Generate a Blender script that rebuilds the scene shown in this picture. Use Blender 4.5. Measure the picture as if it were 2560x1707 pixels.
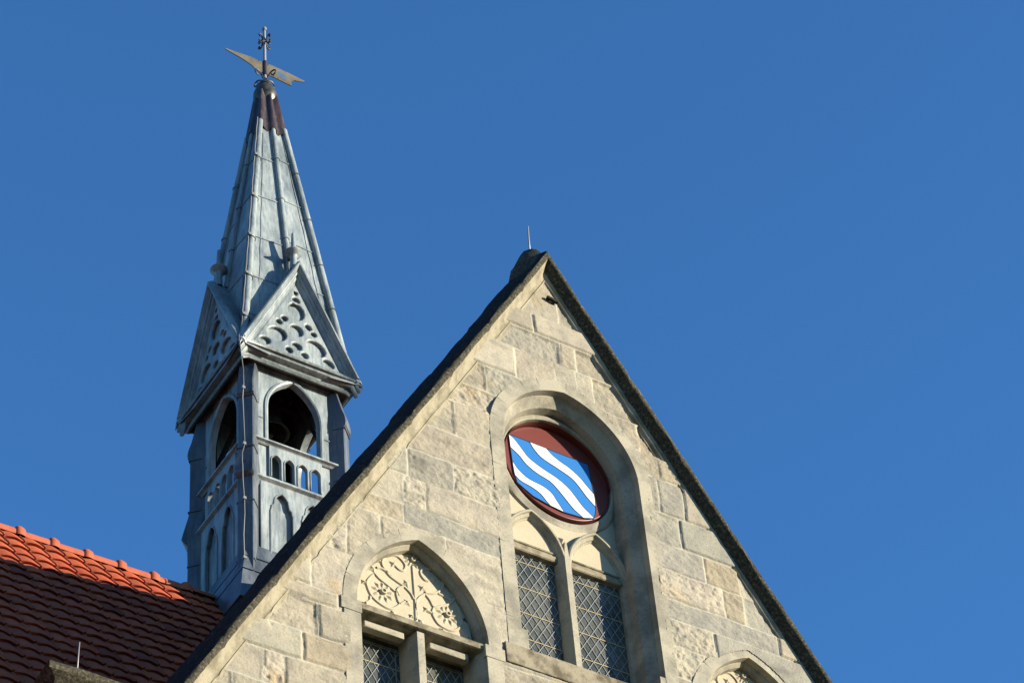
import bpy, math, random
import numpy as np
from mathutils import Vector, Matrix

for o in list(bpy.data.objects):
    bpy.data.objects.remove(o)
random.seed(7)
scene = bpy.context.scene
C = scene.collection
R_ = math.radians

# ------------------------------------------------------------------ camera
def make_camera():
    y, p, r = R_(35.8), R_(45.8), R_(-5.76)
    d = Vector((math.sin(y)*math.cos(p), math.cos(y)*math.cos(p), math.sin(p)))
    right = Vector((math.cos(y), -math.sin(y), 0)); up = right.cross(d)
    a = right*math.cos(r) + up*math.sin(r)
    b = -right*math.sin(r) + up*math.cos(r)
    cam = bpy.data.cameras.new('camera'); o = bpy.data.objects.new('camera', cam)
    C.objects.link(o)
    m = Matrix((a, b, -d)).transposed().to_4x4()
    o.matrix_world = m
    cam.sensor_width = 36; cam.lens = 7043/2560*36
    cam.clip_start = 0.1; cam.clip_end = 5000
    scene.camera = o
make_camera()

# ------------------------------------------------------------------ light
SUN = Vector((1.04, -1.0, 0.305)).normalized()      # towards the sun
SUN_EL = math.asin(SUN.z); SUN_AZ = math.atan2(SUN.x, SUN.y)   # azimuth from +Y, clockwise
w = bpy.data.worlds.new('World'); scene.world = w; w.use_nodes = True
nt = w.node_tree; nt.nodes.clear()
sky = nt.nodes.new('ShaderNodeTexSky'); sky.sky_type = 'NISHITA'; sky.sun_disc = False
sky.sun_elevation = SUN_EL; sky.sun_rotation = SUN_AZ
sky.air_density = 0.8; sky.dust_density = 0.12; sky.ozone_density = 6.6
bg = nt.nodes.new('ShaderNodeBackground'); bg.inputs['Strength'].default_value = 0.122
out = nt.nodes.new('ShaderNodeOutputWorld')
tint = nt.nodes.new('ShaderNodeMix'); tint.data_type = 'RGBA'; tint.blend_type = 'MULTIPLY'; tint.inputs[0].default_value = 1.0
tint.inputs[7].default_value = (0.98, 1.09, 0.99, 1)
nt.links.new(sky.outputs[0], tint.inputs[6]); nt.links.new(tint.outputs[2], bg.inputs[0]); nt.links.new(bg.outputs[0], out.inputs[0])
sl = bpy.data.lights.new('sun', 'SUN'); sl.energy = 5.0; sl.angle = R_(0.5); sl.color = (1.0, 0.885, 0.70)
so = bpy.data.objects.new('sun', sl); C.objects.link(so)
so.rotation_euler = SUN.to_track_quat('Z', 'Y').to_euler(); so.location = (20, -20, 40)
scene.view_settings.view_transform = 'Standard'; scene.view_settings.look = 'None'
scene.view_settings.gamma = 1.0; scene.view_settings.exposure = 1.42

# ------------------------------------------------------------------ helpers
GZ = -1.6
def set_tag(o, label=None, cat=None, group=None, kind=None):
    if label: o['label'] = label
    if cat: o['category'] = cat
    if group: o['group'] = group
    if kind: o['kind'] = kind
    return o
ROOT = {}
def thing(name, label, cat, loc, group=None):
    o = bpy.data.objects.new(name, None); C.objects.link(o); o.location = loc
    o.empty_display_size = 0.3
    ROOT[o] = Vector(loc)
    return set_tag(o, label, cat, group)
def part(name, V, F, mat, parent=None, smooth=False, origin=None):
    """one mesh; V in world coordinates (or in tower coordinates when origin is given)"""
    off = origin if origin is not None else (ROOT[parent] if parent is not None else Vector((0, 0, 0)))
    V = np.asarray(V, float) - np.array(off)
    me = bpy.data.meshes.new(name); me.from_pydata([tuple(v) for v in V], [], [tuple(int(i) for i in f) for f in F])
    mats = mat if isinstance(mat, (list, tuple)) else [mat]
    for m in mats: me.materials.append(m)
    if smooth: me.polygons.foreach_set('use_smooth', [True]*len(me.polygons))
    me.validate(); me.update()
    o = bpy.data.objects.new(name, me); C.objects.link(o)
    if parent is not None: o.parent = parent
    ROOT[o] = Vector(off)
    return o
def solo(name, V, F, mat, base, label, cat, group=None, smooth=False):
    off = Vector(base)
    o = part(name, V, F, mat, None, smooth, origin=off); o.location = base
    return set_tag(o, label, cat, group)

class MB:
    def __init__(s): s.V = []; s.F = []
    def add(s, V, F):
        n = len(s.V); s.V += [tuple(v) for v in V]; s.F += [tuple(n+i for i in f) for f in F]; return s
    def box(s, x0, x1, y0, y1, z0, z1):
        V = [(x, y, z) for z in (z0, z1) for y in (y0, y1) for x in (x0, x1)]
        return s.add(V, [(0, 2, 3, 1), (4, 5, 7, 6), (0, 1, 5, 4), (2, 6, 7, 3), (0, 4, 6, 2), (1, 3, 7, 5)])
    def grid(s, rows, close=False, flip=False):
        m = len(rows); n = len(rows[0]); V = [p for r in rows for p in r]; F = []
        for j in range(m-1):
            for i in range(n if close else n-1):
                k = (i+1) % n
                f = (j*n+i, j*n+k, (j+1)*n+k, (j+1)*n+i)
                F.append(f[::-1] if flip else f)
        return s.add(V, F)
    def tube(s, pts, r, n=8, caps=True):
        pts = [Vector(p) for p in pts]; rows = []
        rr = r if isinstance(r, (list, tuple)) else [r]*len(pts)
        ref = None
        for i, p in enumerate(pts):
            t = (pts[min(i+1, len(pts)-1)] - pts[max(i-1, 0)]).normalized()
            if ref is None:
                ref = t.orthogonal().normalized()
            a = (ref - t*ref.dot(t)).normalized(); ref = a; b = t.cross(a)
            rows.append([tuple(p + (a*math.cos(q) + b*math.sin(q))*rr[i]) for q in [2*math.pi*k/n for k in range(n)]])
        b0 = len(s.V); s.grid(rows, close=True)
        if caps:
            s.F.append(tuple(b0+k for k in range(n))[::-1])
            e = b0+(len(rows)-1)*n; s.F.append(tuple(e+k for k in range(n)))
        return s
    def lathe(s, c, prof, n=20):
        rows = [[(c[0]+r*math.cos(q), c[1]+r*math.sin(q), z) for q in [2*math.pi*k/n for k in range(n)]] for r, z in prof]
        return s.grid(rows, close=True)
    def bar(s, a, b, w, h, up=(0, 0, 1)):
        a = Vector(a); b = Vector(b); t = (b-a).normalized(); u = Vector(up)
        sd = t.cross(u).normalized(); v = sd.cross(t).normalized()
        V = []
        for p in (a, b):
            for i, j in ((-1, -1), (1, -1), (1, 1), (-1, 1)):
                V.append(tuple(p + sd*(i*w/2) + v*(j*h/2)))
        return s.add(V, [(0, 1, 2, 3), (7, 6, 5, 4), (0, 4, 5, 1), (1, 5, 6, 2), (2, 6, 7, 3), (3, 7, 4, 0)])
    def obj(s, name, mat, parent=None, smooth=False, origin=None):
        return part(name, s.V, s.F, mat, parent, smooth, origin)

def auto_smooth(o, ang=35):
    me = o.data
    me.polygons.foreach_set('use_smooth', [True]*len(me.polygons))
    me.set_sharp_from_angle(angle=R_(ang))
    return o

def plate(loops, d0, d1, bevel=0.0, mb=None, ux=0.0, res=2):
    """flat plate from outline + hole loops in (u,z), between depths d0 (front) and d1 (back) -> V, F in (x=u+ux, y=depth, z)"""
    cu = bpy.data.curves.new('tmp', 'CURVE'); cu.dimensions = '2D'; cu.fill_mode = 'BOTH'
    cu.extrude = max((d1-d0)/2 - bevel, 0.0001); cu.bevel_depth = bevel; cu.bevel_resolution = res; cu.offset = -bevel
    for L in loops:
        sp = cu.splines.new('POLY'); sp.points.add(len(L)-1)
        for i, (a, b) in enumerate(L): sp.points[i].co = (a, b, 0, 1)
        sp.use_cyclic_u = True
    o = bpy.data.objects.new('tmp', cu); C.objects.link(o)
    dg = bpy.context.evaluated_depsgraph_get(); dg.update()
    me = bpy.data.meshes.new_from_object(o.evaluated_get(dg))
    mid = (d0+d1)/2
    V = [(v.co.x+ux, mid-v.co.z, v.co.y) for v in me.vertices]
    F = [tuple(p.vertices) for p in me.polygons]
    bpy.data.objects.remove(o); bpy.data.curves.remove(cu); bpy.data.meshes.remove(me)
    if mb is not None: mb.add(V, F)
    return V, F

def arch_path(a, zs, R, z0, p=0.0, u0=0.0, n=14, nj=1):
    """pointed arch line, offset inwards by p: jamb up, two arcs, jamb down"""
    r = R-p; cL = u0-a+R
    th = math.acos(max(-1, min(1, (u0-cL)/r)))
    L = [(u0-a+p, z0+(zs-z0)*i/nj) for i in range(nj)]
    L += [(cL+r*math.cos(math.pi-(math.pi-th)*i/n), zs+r*math.sin(math.pi-(math.pi-th)*i/n)) for i in range(n+1)]
    return L + [(2*u0-x, z) for x, z in L[-2::-1]]
def circ(cx, cz, r, n=48, a0=0, a1=2*math.pi, closed=True):
    k = n if closed else n+1
    return [(cx+r*math.cos(a0+(a1-a0)*i/n), cz+r*math.sin(a0+(a1-a0)*i/n)) for i in range(k)]
def catmull(P, n=6):
    P = [np.array(p, float) for p in P]; Q = [2*P[0]-P[1]]+P+[2*P[-1]-P[-2]]; o = []
    for i in range(1, len(Q)-2):
        for k in range(n):
            t = k/n
            o.append(tuple(.5*((2*Q[i])+(Q[i+1]-Q[i-1])*t+(2*Q[i-1]-5*Q[i]+4*Q[i+1]-Q[i+2])*t*t+(3*Q[i]-Q[i-1]-3*Q[i+1]+Q[i+2])*t**3)))
    o.append(tuple(P[-1])); return o

def vnoise(x, y, seed):
    x = np.asarray(x, float); y = np.asarray(y, float)
    xi = np.floor(x).astype(np.int64); yi = np.floor(y).astype(np.int64); fx = x-xi; fy = y-yi
    fx = fx*fx*(3-2*fx); fy = fy*fy*(3-2*fy)
    def h(a, b):
        n = (a*374761393 + b*668265263 + seed*144665) & 0x7fffffff
        n = ((n ^ (n >> 13))*1274126177) & 0x7fffffff
        return ((n ^ (n >> 16)) & 0xffff)/65535.0
    return (h(xi, yi)*(1-fx)+h(xi+1, yi)*fx)*(1-fy) + (h(xi, yi+1)*(1-fx)+h(xi+1, yi+1)*fx)*fy - 0.5
def fbm(x, y, seed, oct=4, gain=.5):
    s = 0; a = 1
    for i in range(oct):
        s = s+a*vnoise(x*2**i, y*2**i, seed+i*17); a *= gain
    return s

# ------------------------------------------------------------------ materials
def mat(name, base, rough=.8, spec=.3, metal=0.0):
    m = bpy.data.materials.new(name); m.use_nodes = True
    b = m.node_tree.nodes['Principled BSDF']
    b.inputs['Base Color'].default_value = (*base, 1); b.inputs['Roughness'].default_value = rough
    b.inputs['Specular IOR Level'].default_value = spec; b.inputs['Metallic'].default_value = metal
    return m
def N(m, t): return m.node_tree.nodes.new(t)
def noise(m, scale, detail=5, rough=.6, coord='Object', stretch=None):
    tc = N(m, 'ShaderNodeTexCoord'); n = N(m, 'ShaderNodeTexNoise')
    n.inputs['Scale'].default_value = scale; n.inputs['Detail'].default_value = detail; n.inputs['Roughness'].default_value = rough
    src = tc.outputs[coord]
    if stretch:
        mp = N(m, 'ShaderNodeMapping'); mp.inputs['Scale'].default_value = stretch
        m.node_tree.links.new(src, mp.inputs[0]); src = mp.outputs[0]
    m.node_tree.links.new(src, n.inputs['Vector'])
    return n.outputs['Fac']
def ramp(m, fac, stops):
    r = N(m, 'ShaderNodeValToRGB'); cr = r.color_ramp
    while len(cr.elements) < len(stops): cr.elements.new(.5)
    for e, (p, c) in zip(cr.elements, stops):
        e.position = p; e.color = (*c, 1) if len(c) == 3 else c
    m.node_tree.links.new(fac, r.inputs[0]); return r.outputs[0]
def mix(m, fac, a, b, mode='MIX'):
    x = N(m, 'ShaderNodeMix'); x.data_type = 'RGBA'; x.blend_type = mode
    L = m.node_tree.links
    if isinstance(fac, (int, float)): x.inputs[0].default_value = fac
    else: L.new(fac, x.inputs[0])
    for i, v in ((6, a), (7, b)):
        if isinstance(v, tuple): x.inputs[i].default_value = (*v, 1)
        else: L.new(v, x.inputs[i])
    return x.outputs[2]
def setc(m, sock, name='Base Color'): m.node_tree.links.new(sock, m.node_tree.nodes['Principled BSDF'].inputs[name])
def bump(m, h, strength=.5, dist=.01):
    b = N(m, 'ShaderNodeBump'); b.inputs['Strength'].default_value = strength; b.inputs['Distance'].default_value = dist
    L = m.node_tree.links; L.new(h, b.inputs['Height'])
    p = m.node_tree.nodes['Principled BSDF']
    if p.inputs['Normal'].is_linked: L.new(p.inputs['Normal'].links[0].from_socket, b.inputs['Normal'])
    L.new(b.outputs[0], p.inputs['Normal'])

# rough wall stones: tone comes from a per-stone colour attribute
M_wall = mat('wall_sandstone', (.45, .40, .29), .92, .15)
at = N(M_wall, 'ShaderNodeAttribute'); at.attribute_name = 'tone'
c = mix(M_wall, ramp(M_wall, noise(M_wall, 5, 6, .65), [(.35, (.62, .64, .68)), (.62, (1.06, 1.05, 1.0))]), at.outputs['Color'], at.outputs['Color'])
st = ramp(M_wall, noise(M_wall, 4.5, 7, .68), [(.36, (.74, .75, .78)), (.60, (1.04, 1.03, 1.0))])
c = mix(M_wall, 1.0, at.outputs['Color'], st, 'MULTIPLY')
st2 = ramp(M_wall, noise(M_wall, 60, 4, .7), [(.30, (.74, .73, .71)), (.48, (1.0, 1.0, 1.0)), (.75, (1.08, 1.08, 1.07))])
c = mix(M_wall, 1.0, c, st2, 'MULTIPLY')
oc = ramp(M_wall, noise(M_wall, 1.7, 4, .6), [(.60, (0, 0, 0)), (.74, (1, 1, 1))])
c = mix(M_wall, oc, c, mix(M_wall, 1.0, c, (1.04, .90, .68), 'MULTIPLY'))
setc(M_wall, c)
bump(M_wall, noise(M_wall, 45, 5, .65), .75, .010)
bump(M_wall, noise(M_wall, 140, 3, .6), .4, .004)

def stone(name, base, stain=.75, grime=(.55, .55, .56), bscale=70, bst=.35, big=3.5):
    m = mat(name, base, .9, .15)
    a = ramp(m, noise(m, big, 6, .62), [(.38, grime), (.56, (1, 1, 1))])
    c = mix(m, stain, base, mix(m, 1.0, base, a, 'MULTIPLY'))
    b = ramp(m, noise(m, bscale, 4, .7), [(.32, (.74, .72, .70)), (.47, (1, 1, 1)), (.8, (1.1, 1.1, 1.08))])
    c = mix(m, 1.0, c, b, 'MULTIPLY'); setc(m, c)
    bump(m, noise(m, bscale, 4, .6), bst, .004)
    return m
M_dress = stone('dressed_sandstone', (.258, .238, .182), 1.0, (.60, .61, .63), 55, .5, 3.2)
M_sill = stone('dirty_sandstone', (.20, .177, .125), .95, (.36, .34, .31), 60, .5, 6)
M_plaster = stone('cream_render', (.325, .287, .207), .45, (.86, .86, .84), 120, .12)
M_cop = stone('coping_sandstone', (.232, .208, .148), .9, (.52, .51, .47), 45, .5, 4)
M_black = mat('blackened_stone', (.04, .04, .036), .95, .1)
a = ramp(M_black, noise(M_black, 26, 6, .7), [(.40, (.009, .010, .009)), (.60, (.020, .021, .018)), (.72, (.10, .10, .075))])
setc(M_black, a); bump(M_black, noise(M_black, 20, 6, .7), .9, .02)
M_mottle = mat('mottled_stone', (.2, .18, .12), .95, .1)
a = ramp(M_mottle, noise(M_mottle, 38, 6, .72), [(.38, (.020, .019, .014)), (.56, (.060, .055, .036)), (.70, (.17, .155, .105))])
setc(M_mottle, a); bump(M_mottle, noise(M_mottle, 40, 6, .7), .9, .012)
M_mortar = mat('lime_mortar', (.16, .15, .115), .95, .1)

def lead(name, lo, hi, rough=.42):
    m = mat(name, hi, rough, .35, .0)
    a = ramp(m, noise(m, 3.5, 6, .6, stretch=(1, 1, .35)), [(.36, lo), (.60, hi)])
    b = ramp(m, noise(m, 9, 6, .7, stretch=(3.2, 3.2, .35)), [(.40, (.72, .76, .82)), (.52, (1, 1, 1)), (.68, (1.18, 1.16, 1.12))])
    c = mix(m, 1.0, a, b, 'MULTIPLY'); setc(m, c)
    r = N(m, 'ShaderNodeMapRange'); r.inputs[3].default_value = rough-.12; r.inputs[4].default_value = rough+.2
    m.node_tree.links.new(noise(m, 12, 4), r.inputs[0]); setc(m, r.outputs[0], 'Roughness')
    bump(m, noise(m, 7, 3, .5), .5, .02)
    return m
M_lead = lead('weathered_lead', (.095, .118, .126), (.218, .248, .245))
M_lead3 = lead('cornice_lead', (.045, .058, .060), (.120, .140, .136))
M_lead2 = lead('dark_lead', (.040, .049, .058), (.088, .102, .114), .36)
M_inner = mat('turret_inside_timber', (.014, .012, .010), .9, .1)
M_copper = mat('brown_copper', (.12, .055, .045), .42, .5)
a = ramp(M_copper, noise(M_copper, 9, 5, .65, stretch=(2, 2, .6)), [(.35, (.012, .009, .008)), (.55, (.034, .019, .015)), (.76, (.075, .065, .05))]); setc(M_copper, a)
M_bronze = mat('aged_bronze', (.16, .15, .11), .38, .5, .5)
a = ramp(M_bronze, noise(M_bronze, 12, 5, .65), [(.4, (.035, .026, .02)), (.6, (.07, .075, .055))]); setc(M_bronze, a)
M_iron = mat('black_iron', (.02, .022, .025), .5, .4)
M_rod = mat('galvanised_rod', (.22, .22, .22), .45, .5, .3)
M_wire = mat('pale_cable', (.13, .13, .12), .5, .4)
M_vane = mat('gilded_copper_sheet', (.36, .30, .17), .45, .5, .35)
a = ramp(M_vane, noise(M_vane, 6, 5, .6), [(.35, (.085, .072, .045)), (.65, (.145, .125, .078))]); setc(M_vane, a)

M_tile = mat('terracotta', (.42, .12, .055), .8, .2)
ta = N(M_tile, 'ShaderNodeAttribute'); ta.attribute_name = 'tone'
b_ = ramp(M_tile, noise(M_tile, 14, 5, .65), [(.35, (.80, .78, .78)), (.6, (1.06, 1.04, 1.0))])
setc(M_tile, mix(M_tile, 1.0, ta.outputs['Color'], b_, 'MULTIPLY'))
bump(M_tile, noise(M_tile, 60, 4, .6), .25, .004)
M_ridge = mat('terracotta_ridge', (.46, .125, .055), .75, .3)
setc(M_ridge, ramp(M_ridge, noise(M_ridge, 9, 5, .65), [(.35, (.25, .056, .025)), (.6, (.33, .076, .031))]))

M_glass = mat('leaded_glass', (.07, .075, .072), .16, .3)
g = ramp(M_glass, noise(M_glass, 2.2, 5, .6), [(.35, (.026, .031, .029)), (.62, (.080, .084, .070))])
g2 = ramp(M_glass, noise(M_glass, 90, 3, .7), [(.5, (1, 1, 1)), (.72, (1.7, 1.65, 1.5))])
setc(M_glass, mix(M_glass, 1.0, g, g2, 'MULTIPLY'))
bump(M_glass, noise(M_glass, 8, 2, .5), .25, .01)
M_came = mat('pale_lead_came', (.16, .17, .165), .5, .3)
M_brass = mat('brass_saddle_bar', (.38, .30, .14), .5, .4)
M_red = mat('oxide_red_paint', (.098, .019, .014), .45, .3)
M_blue = mat('heraldic_blue_paint', (.008, .105, .31), .45, .3)
M_white = mat('heraldic_white_paint', (.52, .53, .51), .45, .3)
for m_ in (M_red, M_blue, M_white):
    bump(m_, noise(m_, 14, 3), .12, .004)
M_line = mat('dark_outline_and_hole_shade', (.02, .02, .02), .5, .3)
M_ground = mat('courtyard_ground', (.16, .15, .12), .95, .1)
setc(M_ground, ramp(M_ground, noise(M_ground, 2, 6), [(.4, (.05, .055, .035)), (.6, (.09, .088, .06))]))
M_farwall = stone('ashlar_far', (.30, .27, .195), .9, (.6, .6, .6), 20, .5, 1.5)

# ------------------------------------------------------------------ ground
g = part('ground', [(-600, -600, GZ), (600, -600, GZ), (600, 600, GZ), (-600, 600, GZ)], [(0, 1, 2, 3)], M_ground)
g['kind'] = 'structure'

# ------------------------------------------------------------------ gabled house
UX = 11.36
house = thing('gabled_house', 'pale sandstone gabled front with dark coping and lattice windows, right of the lead turret', 'house', (UX, 15, GZ))
AP = (-.08, 20.42, 14.90); SLL, SLR = 1.765, 1.672        # coping apex (u,z,Y) and the two slopes
def rake(u): return AP[1] - (SLL*(AP[0]-u) if u < AP[0] else SLR*(u-AP[0]))

def build_wall():
    st = .0105
    us = np.arange(-4.35, 3.35, st); zs = np.arange(13.1, 20.4, st)
    U, Z = np.meshgrid(us, zs)
    # a warp makes the joints wander a little
    Uw = U + .030*vnoise(U*2.3, Z*2.3, 3) + .012*vnoise(U*9, Z*9, 4)
    Zw = Z + .026*vnoise(U*1.9, Z*2.1, 5) + .012*vnoise(U*8, Z*8, 6)
    # (z0, z1, [splits], [styles]) styles: s smooth, p pecked, r rocky, d dark, g grey, o ochre, l light
    top = [(19.54, 20.6, [.03], 'sp'), (19.28, 19.54, [-.27], 'pl'), (18.96, 19.28, [.01, .19], 'dpp'),
           (18.55, 18.96, [-.52, -.08, .17, .36], 'rlssp'), (18.20, 18.55, [-.88, .47, .82], 'pdpo')]
    left = [(17.92, 18.20, [-.7], 'rs'), (17.48, 17.92, [-1.24], 'pl'), (17.10, 17.48, [-1.78], 'sp'),
            (16.75, 17.10, [-1.78, -1.31], 'sdr'), (16.395, 16.75, [-1.83, -1.60], 'srl'), (16.17, 16.395, [-1.85], 'og'),
            (15.59, 16.17, [-2.78, -2.42, -2.09, -1.45], 'srppl'), (15.105, 15.59, [-2.76, -1.4], 'lll'), (14.95, 15.105, [-2.52], 'ps'),
            (14.59, 14.95, [-2.71], 'pp'), (14.285, 14.59, [-2.86], 'ro'), (13.95, 14.285, [-3.22, -3.02], 'srp'),
            (13.60, 13.95, [-3.5, -2.9], 'lpo'), (13.0, 13.60, [-3.7, -3.1], 'prl')]
    right = [(17.92, 18.20, [1.0], 'po'), (17.485, 17.92, [.96, 1.24], 'dgp'), (17.09, 17.485, [1.15], 'dg'),
             (16.76, 17.09, [1.365, 1.75], 'gol'), (16.41, 16.76, [1.54, 1.77], 'rog'), (16.18, 16.41, [2.105], 'gp'),
             (15.86, 16.18, [1.36], 'rg'), (15.5, 15.86, [1.22], 'ro'), (15.1, 15.5, [1.1], 'pp'), (14.7, 15.1, [1.05, 2.8], 'rgp'),
             (14.3, 14.7, [2.7], 'dp'), (13.8, 14.3, [2.9], 'pl'), (13.0, 13.8, [2.75], 'gp')]
    stones = []; sid = np.full(U.shape, -1, int); D = np.full(U.shape, 9.); CU = np.zeros(U.shape); CZ = np.zeros(U.shape)
    def lay(courses, lo, hi):
        for z0, z1, sp, sty in courses:
            e = [lo]+sp+[hi]
            for k in range(len(e)-1):
                m = (Uw >= e[k]) & (Uw < e[k+1]) & (Zw >= z0) & (Zw < z1)
                sid[m] = len(stones); stones.append(sty[k] if k < len(sty) else 'p')
                D[m] = np.minimum.reduce([Uw-e[k]+(9 if e[k] in (lo,) and lo < -2 else 0), e[k+1]-Uw, Zw-z0, z1-Zw])[m]
                CU[m] = U[m]-(e[k]+e[k+1])/2; CZ[m] = (Z[m]-(z0+z1)/2)/(z1-z0)
    lay(top, -9, 9); lay(left, -9, 0); lay(right, 0, 9)
    rng = np.random.RandomState(5)
    amp = dict(s=.005, p=.009, r=.019, d=.012, g=.008, o=.009, l=.006)
    tone = dict(s=(.44, .405, .30), p=(.43, .385, .28), r=(.50, .455, .34), d=(.365, .342, .265), g=(.375, .357, .282), o=(.45, .39, .265), l=(.48, .43, .32))
    n = len(stones)
    base = rng.uniform(-.005, .004, n); A = np.array([amp[s] for s in stones]); T = np.array([tone[s] for s in stones])*np.array([.57, .575, .60])
    T = T*rng.uniform(.90, 1.08, (n, 1))*(1+rng.uniform(-.012, .012, (n, 3)))
    tu = rng.uniform(-.010, .010, n); tz = rng.uniform(-.014, .014, n)
    rock = np.array([dict(r=1.1, d=.55, o=.35).get(s, .15) for s in stones])
    k = np.clip(sid, 0, n-1)
    edge = np.clip((D-.005)/.018, 0, 1); edge = edge*edge*(3-2*edge)
    joint = np.clip((D-.003)/.010, 0, 1)
    coarse = fbm(U*5, Z*6, 11, 3); fine = fbm(U*22+Z*8, Z*26-U*4, 21, 3, .7)
    chip = np.abs(fbm(U*11, Z*13, 31, 3))
    h = base[k] + tu[k]*CU + tz[k]*CZ*.6 + A[k]*(coarse*.8+fine*.9) + rock[k]*(.007 - .018*chip)
    h = np.where(h > .006, .006+.009*np.tanh((h-.006)/.009), h)
    h = np.where(D < 9, h*edge + (edge-1)*.003 + (joint-1)*.003, h)
    # broken lower edge shadows: some stones lean out at their foot
    Y = 15.008 - h
    ok = Z < np.where(U < AP[0], AP[1]-SLL*(AP[0]-U), AP[1]-SLR*(U-AP[0])) - .13
    ok &= (sid >= 0)
    def inside(a, zs_, R, z0, p, u0):
        x = np.abs(U-u0); r = R-p; cc = -(a-R)       # right arc centre at u0+a-R
        jamb = (Z <= zs_) & (Z > z0) & (x < a-p)
        arc = (Z > zs_) & ((x-(a-R))**2+(Z-zs_)**2 < r*r)
        return jamb | arc
    hole = inside(.88, 17.72, 1.02, 15.02, .06, 0) | inside(.76, 15.1, 1.12, 11, .06, -1.72) | inside(.76, 15.1, 1.12, 11, .06, 1.72)
    ok &= ~hole
    # light mortar
    mort = (1-np.clip((D-.002)/.0065, 0, 1))[..., None]
    mvar = (vnoise(U*3, Z*3, 71)[..., None] > -.26)*1.0
    mc = np.where(mvar > 0, np.array([.34, .325, .265]), np.array([.19, .178, .14]))
    col = T[k]
    streak = 1-.38*np.clip(fbm(U*3.0, Z*9, 91, 4)*1.6-.30, 0, 1)[..., None]      # dark crusts with a shape of their own
    col = col*streak
    col = col*(1-mort) + mc*mort
    idx = -np.ones(U.shape, int); cells = ok[:-1, :-1] & ok[1:, :-1] & ok[:-1, 1:] & ok[1:, 1:]
    used = np.zeros(U.shape, bool)
    for a in (0, 1):
        for b in (0, 1): used[a:U.shape[0]-1+a, b:U.shape[1]-1+b] |= cells
    idx[used] = np.arange(used.sum())
    j, i = np.nonzero(cells)
    F = np.stack([idx[j, i], idx[j, i+1], idx[j+1, i+1], idx[j+1, i]], 1)
    V = np.stack([U[used]+UX, Y[used], Z[used]], 1)
    o = part('gable_wall', V, F, M_wall, house, True)
    ca = o.data.color_attributes.new('tone', 'FLOAT_COLOR', 'POINT')
    cc = np.ones((len(V), 4), np.float32); cc[:, :3] = col[used]; ca.data.foreach_set('color', cc.ravel())
    # the plain rest of the building below and to the right
    mb = MB()
    mb.box(UX-4.4, UX+4.4, 15.06, 15.5, GZ, 13.12)
    plate([[(3.30, 13.12), (4.25, 13.12), (3.30, 14.75)]], 15.06, 15.5, 0, mb, UX)
    for xa in (-4.4, 3.95):
        sd = MB(); sd.box(UX+xa, UX+xa+.45, 15.5, 21, GZ, 12.9); sd.obj('side_wall', M_farwall, house)
    # solid core behind the stone skin around the windows
    bo = [(-3.95, 13.1), (4.2, 13.1), (-.08, 20.05)]
    holes = [arch_path(.88, 17.72, 1.02, 15.02, .12, 0), arch_path(.76, 15.1, 1.12, 13.14, .12, -1.72), arch_path(.76, 15.1, 1.12, 13.14, .12, 1.72)]
    plate([bo]+holes, 15.12, 15.5, 0, mb, UX)
    mb.obj('house_wall', M_farwall, house)
build_wall()

def rings(rows_uzY, name, m, parent, smooth_ang=40, flip=False, extra=None):
    mb = MB(); mb.grid([[(UX+u, y, z) for (u, z), y in zip(r, [Y]*len(r))] for r, Y in rows_uzY], flip=flip)
    nf = len(mb.F)
    if extra: mb.add(extra.V, extra.F)
    o = mb.obj(name, [m, M_mortar], parent); auto_smooth(o, smooth_ang)
    for f in o.data.polygons[nf:]: f.material_index = 1
    return o

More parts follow.
